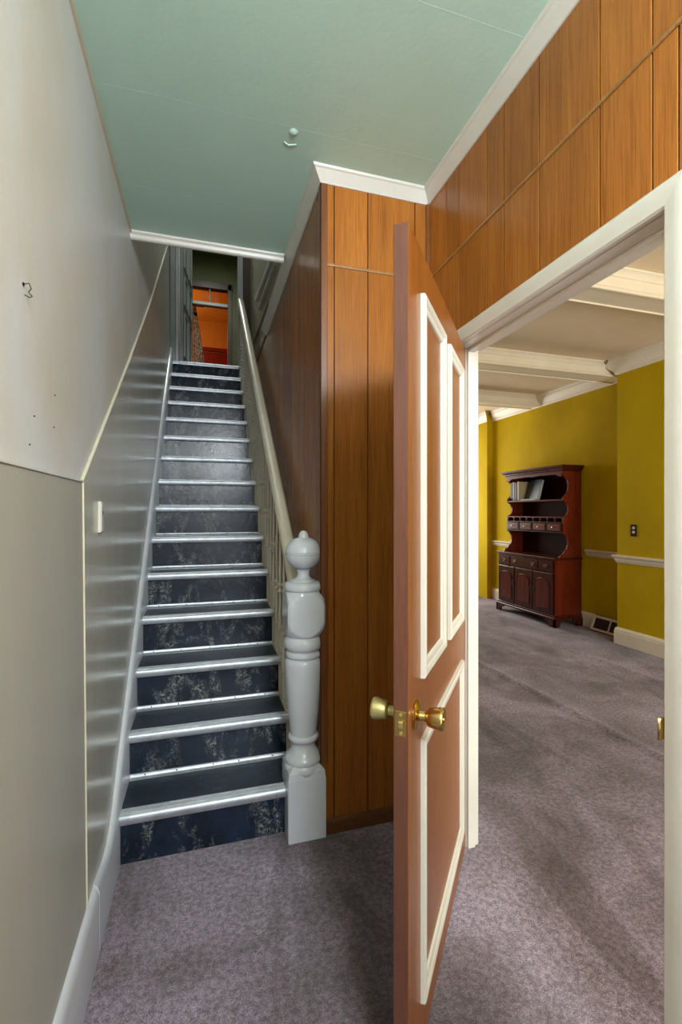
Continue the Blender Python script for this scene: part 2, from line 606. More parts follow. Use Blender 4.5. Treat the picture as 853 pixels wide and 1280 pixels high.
# faint paper seams and a patched bump
bm = new()
for y, x0, x1, sk in ((0.62, -0.36, 0.94, 0.01), (1.17, -0.36, 0.94, 0.02), (1.72, -0.36, 0.94, -0.01), (2.22, -0.36, 0.43, 0.01)):
    tube(bm, [(x0 + (x1 - x0) * t / 8, y + sk * t / 8 + 0.003 * math.sin(t * 2.1 + y), ZC + 0.0012) for t in range(9)], 0.0016, 6)
obj('paper_seam', bm, 'ceiling', hc, smooth=True)
bm = new()
lathe(bm, [(0.001, ZC - 0.008), (0.010, ZC - 0.0065), (0.016, ZC - 0.002), (0.02, ZC + 0.001)], 0.328, 1.735, 14)
obj('patch_bump', bm, 'ceiling', hc, smooth=True)
bm = new()
tube(bm, [(0.30, 1.79, ZC), (0.32, 1.80, ZC - 0.001), (0.35, 1.79, ZC)], 0.003, 6)
obj('patch_ridge', bm, 'ceiling', hc, smooth=True)

bm = new()
prof = [(0, -0.036), (0.012, -0.036), (0.020, -0.030), (0.024, -0.016), (0.034, -0.008), (0.036, 0.0), (0, 0)]
sweep(bm, prof, (XL(ZC), YH + 0.014, ZC), (XC - 0.046, YH + 0.014, ZC), (0, -1, 0))
struct('trim_1', bm, 'white', 'white moulding strip at the ceiling edge above the stairs', 'trim')

CROWN = [(0, -0.052), (0.006, -0.052), (0.010, -0.046), (0.036, -0.012), (0.042, -0.008), (0.046, 0), (0, 0)]
cr = empty('trim_2', (XC, YC, ZC), 'small white crown moulding around the top of the wood panelling', 'trim', kind='structure')
obj('crown_length', sweep(new(), CROWN, (XC, YC, ZC), (XR, YC, ZC), (0, -1, 0), -1, -1), 'white', cr)
obj('crown_length', sweep(new(), CROWN, (XR, -1.3, ZC), (XR, YC, ZC), (-1, 0, 0), 0, -1), 'white', cr)
obj('crown_length', sweep(new(), CROWN, (XC, YC, ZC), (XC, 2.28, ZC), (-1, 0, 0), -1, 0), 'white', cr)
obj('crown_length', sweep(new(), CROWN, (XC, 2.282, ZC), (XC, 3.67, ZC), (-1, 0, 0)), 'white', cr)

# ---------------------------------------------------------------- wood panelled walls
def plank_x(parent, X, y0, y1, z0, z1, sgn=-1, m='wood'):
    """plank on a wall facing -X"""
    g = 0.0022
    bm = B(X, X + 0.009, y0 + g, y1 - g, z0, z1, bev=0.0007)
    return obj('plank', bm, m, parent)


def plank_y(parent, Y, x0, x1, z0, z1, m='wood'):
    g = 0.0022
    bm = B(x0 + g, x1 - g, Y, Y + 0.009, z0, z1, bev=0.0007)
    return obj('plank', bm, m, parent)


OY0, OY1, OZ = 0.765, 1.655, 2.035      # door opening
bm = new()
X0 = XR + 0.009
box(bm, X0, XW, -1.3, OY0 - 0.012, 0, ZC)
box(bm, X0, XW, OY1 + 0.018, 8.0, 0, ZLC)
box(bm, X0, XW, OY0 - 0.012, OY1 + 0.018, OZ + 0.015, ZLC)
box(bm, X0, XW, -1.3, OY0 - 0.012, ZC, ZLC)
wr = struct('wall_right', bm, 'groove', 'orange brown wood plank wall above the doorway on the right', 'wall')
ZS = 2.428
gr = [-1.3, -1.05, -0.8, -0.6, -0.35, -0.1, 0.05, 0.3, 0.55, 0.63, 0.806, 0.952, 1.177, 1.35, 1.449, 1.641, 1.738, YC]
for a, c in zip(gr, gr[1:]):
    plank_x(wr, XR, a, c, ZS + 0.003, ZC)
    z0 = OZ + 0.03 if c > OY0 and a < OY1 + 0.03 else 0.0
    if a < OY0 < c:
        plank_x(wr, XR, a, OY0 - 0.02, 0, ZS - 0.003)
        z0 = OZ + 0.03
        plank_x(wr, XR, OY0 - 0.02, c, z0, ZS - 0.003)
    elif a < OY1 + 0.04 < c:
        plank_x(wr, XR, a, OY1 + 0.04, OZ + 0.03, ZS - 0.003)
        plank_x(wr, XR, OY1 + 0.04, c, 0, ZS - 0.003)
    else:
        plank_x(wr, XR, a, c, z0, ZS - 0.003)
bm = new()
sweep(bm, [(0, -0.006), (0.004, -0.005), (0.005, 0.0), (0.004, 0.005), (0, 0.006)], (XR, -1.3, ZS), (XR, YC, ZS), (-1, 0, 0))
obj('seam_batten', bm, 'batten', wr)

# closet: front
bm = new()
box(bm, XC + 0.010, X0, YC + 0.009, YC + 0.06, 0, ZC)
wc = struct('wall_closet', bm, 'groove', 'wood plank closet front between the newel post and the open door', 'wall')
gc = [0.479, 0.536, 0.689, 0.916, XR]
for a, c in zip(gc, gc[1:]):
    plank_y(wc, YC, a, c, ZS + 0.003, ZC)
    plank_y(wc, YC, a, c, 0.0, ZS - 0.003)
bm = new()
sweep(bm, [(0, -0.007), (0.004, -0.006), (0.005, 0.0), (0.004, 0.006), (0, 0.007)], (0.50, YC, ZS), (XR, YC, ZS), (0, -1, 0))
obj('seam_batten', bm, 'batten', wc)
# outside corner guard and inside corner strip
bm = new()
zt = ZC - 0.05
for (x0, x1, y0, y1) in ((XC - 0.006, XC + 0.026, YC - 0.006, YC), (XC - 0.006, XC, YC - 0.006, YC + 0.026)):
    box(bm, x0, x1, y0, y1, 0.30, zt, bev=0.0018)
obj('corner_moulding', bm, 'wood_trim', wc)
bm = new(); box(bm, XR - 0.016, XR, YC - 0.014, YC, 0.0, ZC - 0.05, bev=0.004)
obj('corner_strip', bm, 'wood_trim', wc)
bm = new()
sweep(bm, [(0, 0), (0.014, 0), (0.014, 0.045), (0.010, 0.054), (0.004, 0.060), (0, 0.060)], (0.500, YC, 0), (XR - 0.016, YC, 0), (0, -1, 0))
struct('baseboard_closet', bm, 'base_wood', 'low brown baseboard at the foot of the closet planks', 'baseboard')

# closet: stair side
bm = new()
box(bm, XC + 0.009, XC + 0.06, YC + 0.06, YL + 0.05, 0, ZC)
ws = struct('wall_stair', bm, 'groove', 'wood plank wall toned darker for shade behind the stair handrail', 'wall')
y = YC + 0.001
wid = [0.10, 0.15, 0.09, 0.20, 0.15, 0.10, 0.20, 0.14, 0.09]
i = 0
while y < YL - 0.05:
    y2 = min(y + wid[i % 9], YL + 0.04)
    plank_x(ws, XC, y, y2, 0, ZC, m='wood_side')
    y = y2
    i += 1
bm = new()
box(bm, XC - 0.010, XC + 0.004, 3.70, YL + 0.02, ZC - 0.035, ZC + 0.004, bev=0.003)
obj('edge_strip', bm, 'wood_trim', ws)

# ---------------------------------------------------------------- doorway frame (white)
fr = empty('trim_3', (XR, OY0, 0), 'white painted casing and jambs around the living room doorway', 'trim', kind='structure')
XJ = XR + 0.016
obj('jamb', B(XJ, XW, OY1, OY1 + 0.018, 0, OZ + 0.018, bev=0.0015), 'white', fr)
obj('jamb', B(XR - 0.004, XW + 0.012, OY0 - 0.018, OY0, 0, OZ + 0.018, bev=0.0015), 'white', fr)
obj('head_jamb', B(XR - 0.004, XW + 0.012, OY0, OY1, OZ, OZ + 0.018, bev=0.0015), 'white', fr)
obj('door_stop', B(XR + 0.045, XR + 0.078, OY0, OY1, OZ - 0.012, OZ, bev=0.002), 'white', fr)
obj('door_stop', B(XR + 0.045, XR + 0.078, OY0, OY0 + 0.012, 0, OZ - 0.012, bev=0.002), 'white', fr)
obj('door_stop', B(XR + 0.045, XR + 0.078, OY1 - 0.012, OY1, 0, OZ - 0.012, bev=0.002), 'white', fr)
CAS = [(0, 0), (0.016, 0.0), (0.021, 0.005), (0.022, 0.022), (0.0235, 0.044), (0.022, 0.052), (0.016, 0.060), (0.008, 0.064), (0, 0.065)]
# near side casing (vertical): profile out=-X, lateral=-Y
bm = new()
sweep(bm, CAS, (XR, OY0, 0.0), (XR, OY0, OZ), (-1, 0, 0), 0, 0, up=(0, -1, 0))
for v in bm.verts:
    if v.co.z > 1:
        v.co.z += (OY0 - v.co.y)
obj('casing', bm, 'white', fr, smooth=True, ang=30)
bm = new()
sweep(bm, CAS, (XR, OY0, OZ), (XR, OY1 + 0.035, OZ), (-1, 0, 0), 0, 0, up=(0, 0, 1))
for v in bm.verts:
    if v.co.y < 1:
        v.co.y -= (v.co.z - OZ)
obj('casing', bm, 'white', fr, smooth=True, ang=30)
# living room side casing
obj('casing', B(XW, XW + 0.018, OY1 + 0.032, OY1 + 0.11, 0, OZ + 0.09, bev=0.004), 'white', fr)
obj('casing', B(XW, XW + 0.020, OY0 - 0.09, OY0 - 0.004, 0, OZ + 0.09, bev=0.004), 'white', fr)
obj('casing', B(XW, XW + 0.018, OY0 - 0.004, OY1 + 0.032, OZ + 0.02, OZ + 0.09, bev=0.004), 'white', fr)
bm = new()
box(bm, XR - 0.006, XR + 0.034, OY0, OY0 + 0.003, 0.864, 0.922, bev=0.0008)
box(bm, XR - 0.030, XR - 0.004, OY0 + 0.0005, OY0 + 0.007, 0.868, 0.918, bev=0.003)
sp = obj('strike_plate', bm, 'brass', fr, smooth=True)
sp['label'] = 'brass strike plate on the near jamb'

# ---------------------------------------------------------------- the open door
dirx, diry = -0.6386, -0.7694
hx, hy = 0.444 + 0.9 * 0.6386, 0.953 + 0.9 * 0.7694
dr = empty('door_1', (hx, hy, 0), 'open orange brown door with white panel mouldings, standing ajar into the hall', 'door', rz=math.atan2(diry, dirx), kind='structure')
DW, DZ0, DZ1 = 0.900, 0.015, 2.028
bm = B(0, DW, -0.036, 0, DZ0, DZ1, bev=0.0012)
slab = obj('slab', bm, 'door', dr, local=True)
bm = B(DW - 0.0005, DW + 0.0015, -0.0345, -0.0015, DZ0 + 0.001, DZ1 - 0.001)
eb = obj('edge_strip', bm, 'door_edge', dr, local=True)
eb['label'] = 'reddish worn edge of the door'


def frame_mould(s0, s1, z0, z1, y=0.0, sgn=1):
    """four mitred lengths of raised moulding; s measured from free edge"""
    x0, x1 = DW - s1, DW - s0
    pr = [(0.0, 0.0), (0.011, 0.001), (0.014, 0.006), (0.013, 0.016), (0.008, 0.022), (0.0085, 0.030), (0.005, 0.036), (0.0, 0.038)]
    bm = new()
    def run(p0, p1, inward):
        d = (Vector(p1) - Vector(p0)).normalized()
        a, c = [], []
        for o, w in pr:
            off = Vector((0, o * sgn, 0)) + Vector(inward) * w
            a.append(bm.verts.new(Vector(p0) + off + d * w))
            c.append(bm.verts.new(Vector(p1) + off - d * w))
        n = len(pr)
        bm.faces.new(a); bm.faces.new(c)
        for i in range(n):
            j = (i + 1) % n
            bm.faces.new((a[i], a[j], c[j], c[i]))
    run((x0, y, z0), (x1, y, z0), (0, 0, 1))
    run((x0, y, z1), (x1, y, z1), (0, 0, -1))
    run((x0, y, z0), (x0, y, z1), (1, 0, 0))
    run((x1, y, z0), (x1, y, z1), (-1, 0, 0))
    return bm


for (s0, s1, z0, z1) in ((0.115, 0.410, 0.955, 1.915), (0.490, 0.785, 0.955, 1.915), (0.115, 0.785, 0.145, 0.805)):
    obj('panel_moulding', frame_mould(s0, s1, z0, z1), 'moulding', dr, smooth=True, local=True, ang=35)
    obj('panel_moulding', frame_mould(s0, s1, z0, z1, -0.036, -1), 'moulding', dr, smooth=True, local=True, ang=35)


def roty(bm, loc, sgn):
    """lathe built along +Z turned to +-Y and moved"""
    mtx = Matrix.Translation(loc) @ Matrix.Rotation(R(-90 * sgn), 4, 'X')
    bmesh.ops.transform(bm, matrix=mtx, verts=bm.verts)
    return bm


KX, KZ = DW - 0.058, 0.888
ROSE = [(0.033, 0.0), (0.034, 0.004), (0.031, 0.008), (0.020, 0.011), (0.013, 0.013), (0.011, 0.03)]
KNOB = [(0.0115, 0.022), (0.012, 0.028), (0.018, 0.031), (0.021, 0.034), (0.0245, 0.050), (0.0265, 0.062), (0.0265, 0.066), (0.024, 0.069), (0.019, 0.067), (0.010, 0.066), (0.004, 0.066)]
r_ = obj('knob_rose', roty(lathe(new(), ROSE, seg=32), (KX, 0, KZ), 1), 'brass', dr, smooth=True, local=True)
k_ = obj('knob', roty(lathe(new(), KNOB, seg=32), (KX, 0, KZ), 1), 'brass', dr, smooth=True, local=True)
k_['label'] = 'shiny brass knob facing the living room'
kk = obj('keyhole_button', roty(lathe(new(), [(0.006, 0.065), (0.006, 0.070), (0.004, 0.071)], seg=14), (KX, 0, KZ), 1), 'brass', k_, smooth=True, local=True)
obj('knob_rose', roty(lathe(new(), ROSE, seg=32), (KX, -0.036, KZ), -1), 'brass_dull', dr, smooth=True, local=True)
k2 = obj('knob', roty(lathe(new(), KNOB, seg=32), (KX, -0.036, KZ), -1), 'brass_dull', dr, smooth=True, local=True)
k2['label'] = 'dull tarnished brass knob facing the stairs'
lp = obj('latch_plate', B(DW, DW + 0.003, -0.0315, -0.0045, KZ - 0.029, KZ + 0.029, bev=0.0006), 'brass', dr, local=True)
obj('latch_bolt', B(DW + 0.002, DW + 0.011, -0.024, -0.012, KZ - 0.009, KZ + 0.009, bev=0.003), 'brass_dull', lp, local=True)
for dz in (-0.021, 0.021):
    bm = lathe(new(), [(0.0042, 0), (0.0040, 0.0012), (0.002, 0.0016)], seg=12)
    bmesh.ops.transform(bm, matrix=Matrix.Translation((DW + 0.003, -0.018, KZ + dz)) @ Matrix.Rotation(R(90), 4, 'Y'), verts=bm.verts)
    obj('screw', bm, 'brass_dull', lp, smooth=True, local=True)
for z in (0.25, 1.02, 1.80):
    bm = new()
    lathe(bm, [(0.006, z - 0.045), (0.006, z + 0.045)], -0.004, -0.041, 10)
    obj('hinge', bm, 'brass_dull', dr, smooth=True, local=True)

# ---------------------------------------------------------------- staircase
st = empty('staircase', (0.03, Y0, 0), 'steep straight staircase covered in marbled navy linoleum with aluminium edges', 'staircase')
XE = 0.380
for k in range(1, NST + 1):
    yk = Y0 + RUN * (k - 1)
    zk = RISE * k
    xl = XS(zk) + 0.001
    xr = 0.331 if k == 1 else XE
    z_prev = zk - RISE
    obj('riser', B(xl, xr, yk, yk + 0.018, z_prev, zk - 0.026), 'lino', st)
    yb = yk + RUN
    if k == NST:
        yb = yk + 0.12
    t = B(xl, xr, yk - 0.026, yb, zk - 0.026, zk)
    if k == 1:
        box(t, xr, XE, yk + 0.085, yb, zk - 0.026, zk)
    obj('tread', t, 'lino_tread', st)
    # aluminium nosing: ribbed top flat and round front
    nz = new()
    xr2 = xr + (0.0 if k == 1 else 0.004)
    P = [(yk + 0.020, zk + 0.0005), (yk + 0.020, zk + 0.003), (yk - 0.016, zk + 0.0045), (yk - 0.026, zk + 0.003), (yk - 0.032, zk - 0.004),
         (yk - 0.034, zk - 0.014), (yk - 0.032, zk - 0.026), (yk - 0.029, zk - 0.033), (yk - 0.0265, zk - 0.033), (yk - 0.0262, zk + 0.0005)]
    prism(nz, P, 'X', xl, xr2)
    ns = obj('nosing_strip', nz, 'alu', st, smooth=True, ang=50)
    if k <= 9:
        bm = new()
        for q in range(4):
            ya = yk - 0.012 + q * 0.008
            zz = zk + 0.0034 + (0.0008 if q == 0 else 0)
            box(bm, xl, xr2, ya, ya + 0.0035, zz - 0.001, zz + 0.0012)
        rb = obj('ribs', bm, 'alu_dull', ns)
        rb['kind'] = 'stuff'
    # cove strip at the foot of the riser above
    if k < NST:
        ya = yk + RUN
        bm = new()
        P = [(ya, zk), (ya, zk + 0.019), (ya - 0.003, zk + 0.018), (ya - 0.005, zk + 0.008), (ya - 0.012, zk + 0.003), (ya - 0.020, zk + 0.002), (ya - 0.020, zk)]
        prism(bm, P, 'X', xl, XE)
        cs = obj('cove_strip', bm, 'alu', st, smooth=True, ang=50)
        if k <= 9:
            n = 5
            for q in range(n):
                xx = xl + (XE - xl) * (q + 0.5) / n + random.uniform(-0.02, 0.02)
                s = new()
                bmesh.ops.create_icosphere(s, subdivisions=1, radius=0.0038)
                bmesh.ops.translate(s, verts=s.verts, vec=(xx, ya - 0.0045, zk + 0.0105))
                obj('nail', s, 'dark_metal', cs, smooth=True)
# cream stringer on the open side, stepped under the balusters
pts = []
for k in range(1, NST + 1):
    yk = Y0 + RUN * (k - 1)
    if k == 1:
        pts += [(2.034, 0.0), (2.034, RISE)]
    else:
        pts += [(yk, RISE * (k - 1)), (yk, RISE * k)]
pts += [(YL + 0.1, ZL), (YL + 0.1, ZL - 0.3), (2.5, 0.0)]
bm = new()
prism(bm, pts, 'X', XE, XC - 0.002)
sg = obj('stringer', bm, 'cream', st)
for k in range(2, NST + 1):
    yk = Y0 + RUN * (k - 1)
    zk = RISE * k
    bm = B(XE + 0.001, XC - 0.004, yk - 0.028, yk + 0.02, zk - 0.024, zk + 0.002, bev=0.006)
    obj('nosing_return', bm, 'cream', sg, smooth=True)

# ---------------------------------------------------------------- railing: newel, handrail, balusters
NX, NY = 0.412, 1.951
rl = empty('stair_railing', (NX, NY, 0), 'white turned newel post with ball top and cream handrail on turned balusters', 'railing')
nb = new()
box(nb, NX - 0.080, NX + 0.080, NY - 0.080, NY + 0.080, 0.0, 0.262, bev=0.003)
# sloped shoulder to the turning
sh = []
for hw, z in ((0.079, 0.260), (0.077, 0.285), (0.058, 0.305)):
    sh.append([nb.verts.new((NX + a * hw, NY + c * hw, z)) for a, c in ((-1, -1), (1, -1), (1, 1), (-1, 1))])
for a, c in zip(sh, sh[1:]):
    for i in range(4):
        j = (i + 1) % 4
        nb.faces.new((a[i], a[j], c[j], c[i]))
nb.faces.new(sh[-1])
nw = obj('newel_base', nb, 'grey_white', rl)
bm = B(NX - 0.0805 + 0.086, NX + 0.0800, NY - 0.0815, NY - 0.0795, 0.004, 0.255)
obj('face_board', bm, 'grey_white', nw)
PR = [(0.066, 0.262), (0.079, 0.268), (0.083, 0.282), (0.082, 0.296), (0.076, 0.304), (0.081, 0.314), (0.080, 0.326), (0.071, 0.336), (0.060, 0.348),
      (0.052, 0.368), (0.050, 0.384), (0.054, 0.392), (0.063, 0.396), (0.066, 0.406), (0.063, 0.416), (0.056, 0.420), (0.056, 0.428), (0.060, 0.45), (0.066, 0.52),
      (0.072, 0.58), (0.0775, 0.64), (0.0805, 0.69), (0.081, 0.72), (0.079, 0.738), (0.073, 0.745), (0.068, 0.748), (0.076, 0.753), (0.078, 0.762), (0.075, 0.771), (0.068, 0.776),
      (0.069, 0.782), (0.078, 0.787), (0.083, 0.798), (0.084, 0.812), (0.081, 0.828), (0.074, 0.836), (0.070, 0.842)]
obj('newel_shaft', lathe(new(), PR, NX, NY, 40), 'grey_white', rl, smooth=True, ang=50)


def sqround(hw, rmax, n=48):
    """square of half width hw clipped by circle rmax"""
    out = []
    for k in range(n):
        a = 2 * math.pi * k / n + math.pi / n
        d = hw / max(abs(math.cos(a)), abs(math.sin(a)))
        r = min(d, rmax)
        out.append((r * math.cos(a), r * math.sin(a)))
    return out


bm = new()
rings = []
zc, zh = 0.938, 0.098
for i in range(25):
    u = -1 + 2 * i / 24
    z = zc + u * zh
    rm = math.sqrt(max(0.0, 0.1116 ** 2 - (u * zh * 0.86) ** 2))
    if abs(u) > 0.93:
        rm = min(rm, 0.081)
    rings.append([bm.verts.new((NX + px, NY + py, z)) for px, py in sqround(0.0805, rm)])
for a, c in zip(rings, rings[1:]):
    for k in range(48):
        j = (k + 1) % 48
        bm.faces.new((a[k], a[j], c[j], c[k]))
bm.faces.new(rings[0]); bm.faces.new(rings[-1])
obj('newel_block', bm, 'grey_white', rl, smooth=True, ang=16)
CP = [(0.070, 1.034), (0.082, 1.038), (0.084, 1.046), (0.083, 1.058), (0.077, 1.067), (0.062, 1.071), (0.052, 1.073), (0.050, 1.078), (0.036, 1.083), (0.028, 1.092), (0.026, 1.105), (0.028, 1.117), (0.034, 1.121), (0.030, 1.124)]
obj('newel_neck', lathe(new(), CP, NX, NY, 36), 'grey_white', rl, smooth=True, ang=45)
BP = []
for i in range(25):
    a = -math.pi / 2 + math.pi * i / 24
    r = 0.0785 * math.cos(a) ** 0.86 if math.cos(a) > 1e-6 else 0.0
    z = 1.193 + 0.069 * math.sin(a)
    if abs(i - 12.5) < 0.4:
        pass
    if r > 0.02:
        BP.append((r, z))
# two incised lines round the ball
out = []
for r, z in BP:
    out.append((r, z))
out2 = []
for (r, z) in out:
    out2.append((r, z))
    if abs(z - 1.193) < 1e-4:
        out2.pop()
        for dz in (-0.006, 0.002):
            out2 += [(0.0785, 1.193 + dz), (0.0750, 1.193 + dz + 0.001), (0.0785, 1.193 + dz + 0.002)]
obj('newel_ball', lathe(new(), out2, NX, NY, 40), 'grey_white', rl, smooth=True, ang=60)
FP = [(0.024, 1.258), (0.022, 1.262), (0.021, 1.270), (0.018, 1.279), (0.011, 1.287), (0.004, 1.290)]
fb = new()
for i in range(len(FP) - 1):
    pass
lathe(fb, FP, NX, NY, 24)
for v in fb.verts:
    a = math.atan2(v.co.y - NY, v.co.x - NX)
    k = 1 + 0.05 * math.sin(a * 12)
    v.co.x = NX + (v.co.x - NX) * k
    v.co.y = NY + (v.co.y - NY) * k
obj('finial', fb, 'grey_white', rl, smooth=True)

HX = 0.398
SLO = RISE / RUN


def railz(y):        # top of the rail
    return 1.075 + (y - 2.05) * SLO


HP = [(-0.020, -0.062), (-0.022, -0.050), (-0.030, -0.044), (-0.034, -0.034), (-0.033, -0.018), (-0.026, -0.006), (-0.014, 0), (0.014, 0), (0.026, -0.006), (0.033, -0.018), (0.034, -0.034), (0.030, -0.044), (0.022, -0.050), (0.020, -0.062)]
bm = new()
rows = []
for y, z, sc in ((2.030, railz(2.05) - 0.012, 1.0), (2.06, railz(2.06) - 0.002, 1.0), (2.10, railz(2.10), 1), (3.2, railz(3.2), 1), (4.4, railz(4.4), 1), (5.30, railz(5.30), 1), (5.345, railz(5.33), 1)):
    rows.append([bm.verts.new((HX + a * sc, y, z + c / math.cos(math.atan(SLO)) * sc)) for a, c in HP])
for a, c in zip(rows, rows[1:]):
    for k in range(len(HP)):
        j = (k + 1) % len(HP)
        bm.faces.new((a[k], a[j], c[j], c[k]))
bm.faces.new(rows[0]); bm.faces.new(rows[-1])
obj('handrail', bm, 'cream', rl, smooth=True, ang=40)


def baluster(y, z0, z1, seg=12):
    h = z1 - z0
    bm = new()
    box(bm, HX - 0.010, HX + 0.010, y - 0.010, y + 0.010, z0, z0 + 0.13, bev=0.0015)
    pr = [(0.007, 0.128), (0.013, 0.134), (0.013, 0.142), (0.006, 0.150), (0.0100, 0.162), (0.0105, 0.19), (0.008, 0.27), (0.0058, 0.325), (0.014, 0.332), (0.015, 0.340), (0.007, 0.348), (0.007, 0.362),
          (0.0145, 0.370), (0.0145, 0.380), (0.0058, 0.388), (0.0085, 0.43), (0.0065, h - 0.12), (0.0058, h - 0.085), (0.012, h - 0.078), (0.012, h - 0.070), (0.007, h - 0.062)]
    lathe(bm, [(r, z0 + z) for r, z in pr], HX, y, seg)
    # square top cut to the rake
    box(bm, HX - 0.008, HX + 0.008, y - 0.008, y + 0.008, z0 + h - 0.065, z0 + h)
    for v in bm.verts:
        if v.co.z > z0 + h - 0.001:
            v.co.z += (v.co.y - y) * SLO
    return bm


for k in range(1, NST + 1):
    for f in (0.22, 0.72):
        y = Y0 + RUN * (k - 1) + RUN * f
        if y < 2.10 or y > 5.34:
            continue
        z1 = railz(y) - 0.076
        obj('baluster', baluster(y, RISE * k, z1), 'baluster', rl, smooth=True, ang=40)
# slim fillet under the rail
bm = new()
rows = []
for y in (2.034, 5.34):
    z = railz(y) - 0.078
    rows.append([bm.verts.new((HX + a, y, z + c)) for a, c in ((-0.016, 0), (0.016, 0), (0.016, -0.010), (-0.016, -0.010))])
for k in range(4):
    j = (k + 1) % 4
    bm.faces.new((rows[0][k], rows[0][j], rows[1][j], rows[1][k]))
bm.faces.new(rows[0]); bm.faces.new(rows[1])
obj('rail_fillet', bm, 'cream', rl)

# ---------------------------------------------------------------- upstairs
bm = new()
box(bm, XC + 0.03, XC + 0.10, YH - 0.1, YL + 0.04, ZC + 0.002, UC)
box(bm, -0.40, XC + 0.10, YH - 0.12, YH - 0.0005, ZL + 0.001, UC)
wu = struct('wall_stairwell', bm, 'up_wall', 'dim olive grey wall high above the stair handrail', 'wall')
bm = new()
prism(bm, [(3.36, 3.235), (3.36, 3.275), (4.50, 3.455), (4.50, 3.405)], 'X', XC - 0.004, XC + 0.03)
obj('rail_moulding', bm, 'white', wu)
bm = new()
prism(bm, [(3.36, 3.175), (3.36, 3.195), (4.42, 3.31), (4.42, 3.29)], 'X', XC + 0.008, XC + 0.03)
obj('rail_moulding', bm, 'white', wu)
bm = new()
box(bm, XC - 0.012, XC + 0.03, 3.75, YL + 0.03, ZC + 0.004, ZC + 0.03)
obj('floor_edge_strip', bm, 'wood_trim', wu)
bm = new()
prism(bm, [(3.75, 3.06), (3.75, 3.085), (YL, 3.20), (YL, 3.17)], 'X', XC + 0.012, XC + 0.03)
obj('rail_moulding', bm, 'up_wall', wu)

YF = YL + 0.03
fr2 = empty('trim_4', (0.0, YF, ZL), 'pale grey door casing at the top of the stairs', 'trim', kind='structure')
bm = new()
box(bm, -0.352, -0.300, YF - 0.035, YF + 0.09, ZL - 0.0, UC - 0.3, bev=0.003)
obj('casing', bm, 'grey_door', fr2)
bm = new()
box(bm, -0.298, -0.268, YF - 0.020, YF + 0.09, ZL, UC - 0.3, bev=0.003)
obj('jamb', bm, 'grey_white', fr2)
bm = new()
box(bm, 0.372, 0.425, YF - 0.035, YF + 0.09, ZL, UC - 0.3, bev=0.003)
obj('casing', bm, 'grey_door', fr2)
bm = new()
box(bm, 0.425, 0.60, YF, YF + 0.09, ZL, UC)
box(bm, -0.352, 0.60, YF, YF + 0.09, UC - 0.3, UC)
obj('wall_infill', bm, 'brown_dark', fr2)

# grey panel door swung open on the landing
d2 = empty('door_2', (-0.262, YF + 0.10, ZL), 'grey panelled door open on the upstairs landing', 'door', rz=R(90 - 8.0), kind='structure')
bm = B(0, 0.62, -0.036, 0, 0.01, 2.03, bev=0.002)
obj('slab', bm, 'grey_door', d2, local=True)
for z0, z1 in ((0.12, 0.62), (0.70, 1.05), (1.13, 1.90)):
    for x0, x1 in ((0.07, 0.28), (0.34, 0.55)):
        bm = new()
        for (a, b_, c, d) in ((x0, x1, z0, z0 + 0.02), (x0, x1, z1 - 0.02, z1), (x0, x0 + 0.02, z0, z1), (x1 - 0.02, x1, z0, z1)):
            box(bm, a, b_, -0.048, -0.036, c, d, bev=0.003)
        obj('panel_moulding', bm, 'grey_white', d2, local=True)
obj('knob', roty(lathe(new(), [(0.008, 0), (0.008, 0.03), (0.024, 0.036), (0.028, 0.050), (0.022, 0.062), (0.006, 0.066)], seg=20), (0.565, -0.036, 0.83), -1), 'dark_metal', d2, smooth=True, local=True)

# green partition with the second doorway and its two-pane transom
YP = 8.42
bm = new()
box(bm, -1.6, -0.26, YP, YP + 0.1, ZL, UC)
box(bm, 0.47, 1.6, YP, YP + 0.1, ZL, UC)
box(bm, -0.26, 0.47, YP, YP + 0.1, 5.36, UC)
wg = struct('wall_upstairs', bm, 'green_dark', 'dark olive green wall around the upstairs bedroom doorway', 'wall')
bm = new()
box(bm, 0.60, 0.68, YL + 0.12, YP, ZL, UC)
struct('wall_landing', bm, 'green_dark', 'dark green side wall of the upstairs landing', 'wall')
fr3 = empty('trim_5', (0.1, YP, ZL), 'dark wooden frame with transom bar around the orange room doorway', 'trim', kind='structure')
for a in ((0.405, 0.475), (-0.26, -0.19)):
    obj('casing', B(a[0], a[1], YP - 0.03, YP + 0.10, ZL, 5.40, bev=0.003), 'brown_dark', fr3)
obj('head_casing', B(-0.27, 0.49, YP - 0.03, YP + 0.10, 5.30, 5.42, bev=0.004), 'brown_dark', fr3)
obj('transom_bar', B(-0.19, 0.405, YP - 0.02, YP + 0.08, 5.00, 5.055, bev=0.004), 'grey_door', fr3)
obj('transom_bar', B(0.088, 0.112, YP - 0.01, YP + 0.05, 5.055, 5.30, bev=0.003), 'brown_dark', fr3)
obj('pane', B(-0.19, 0.088, YP + 0.018, YP + 0.022, 5.056, 5.30), 'pane', fr3)
obj('pane', B(0.112, 0.405, YP + 0.018, YP + 0.022, 5.056, 5.30), 'pane', fr3)

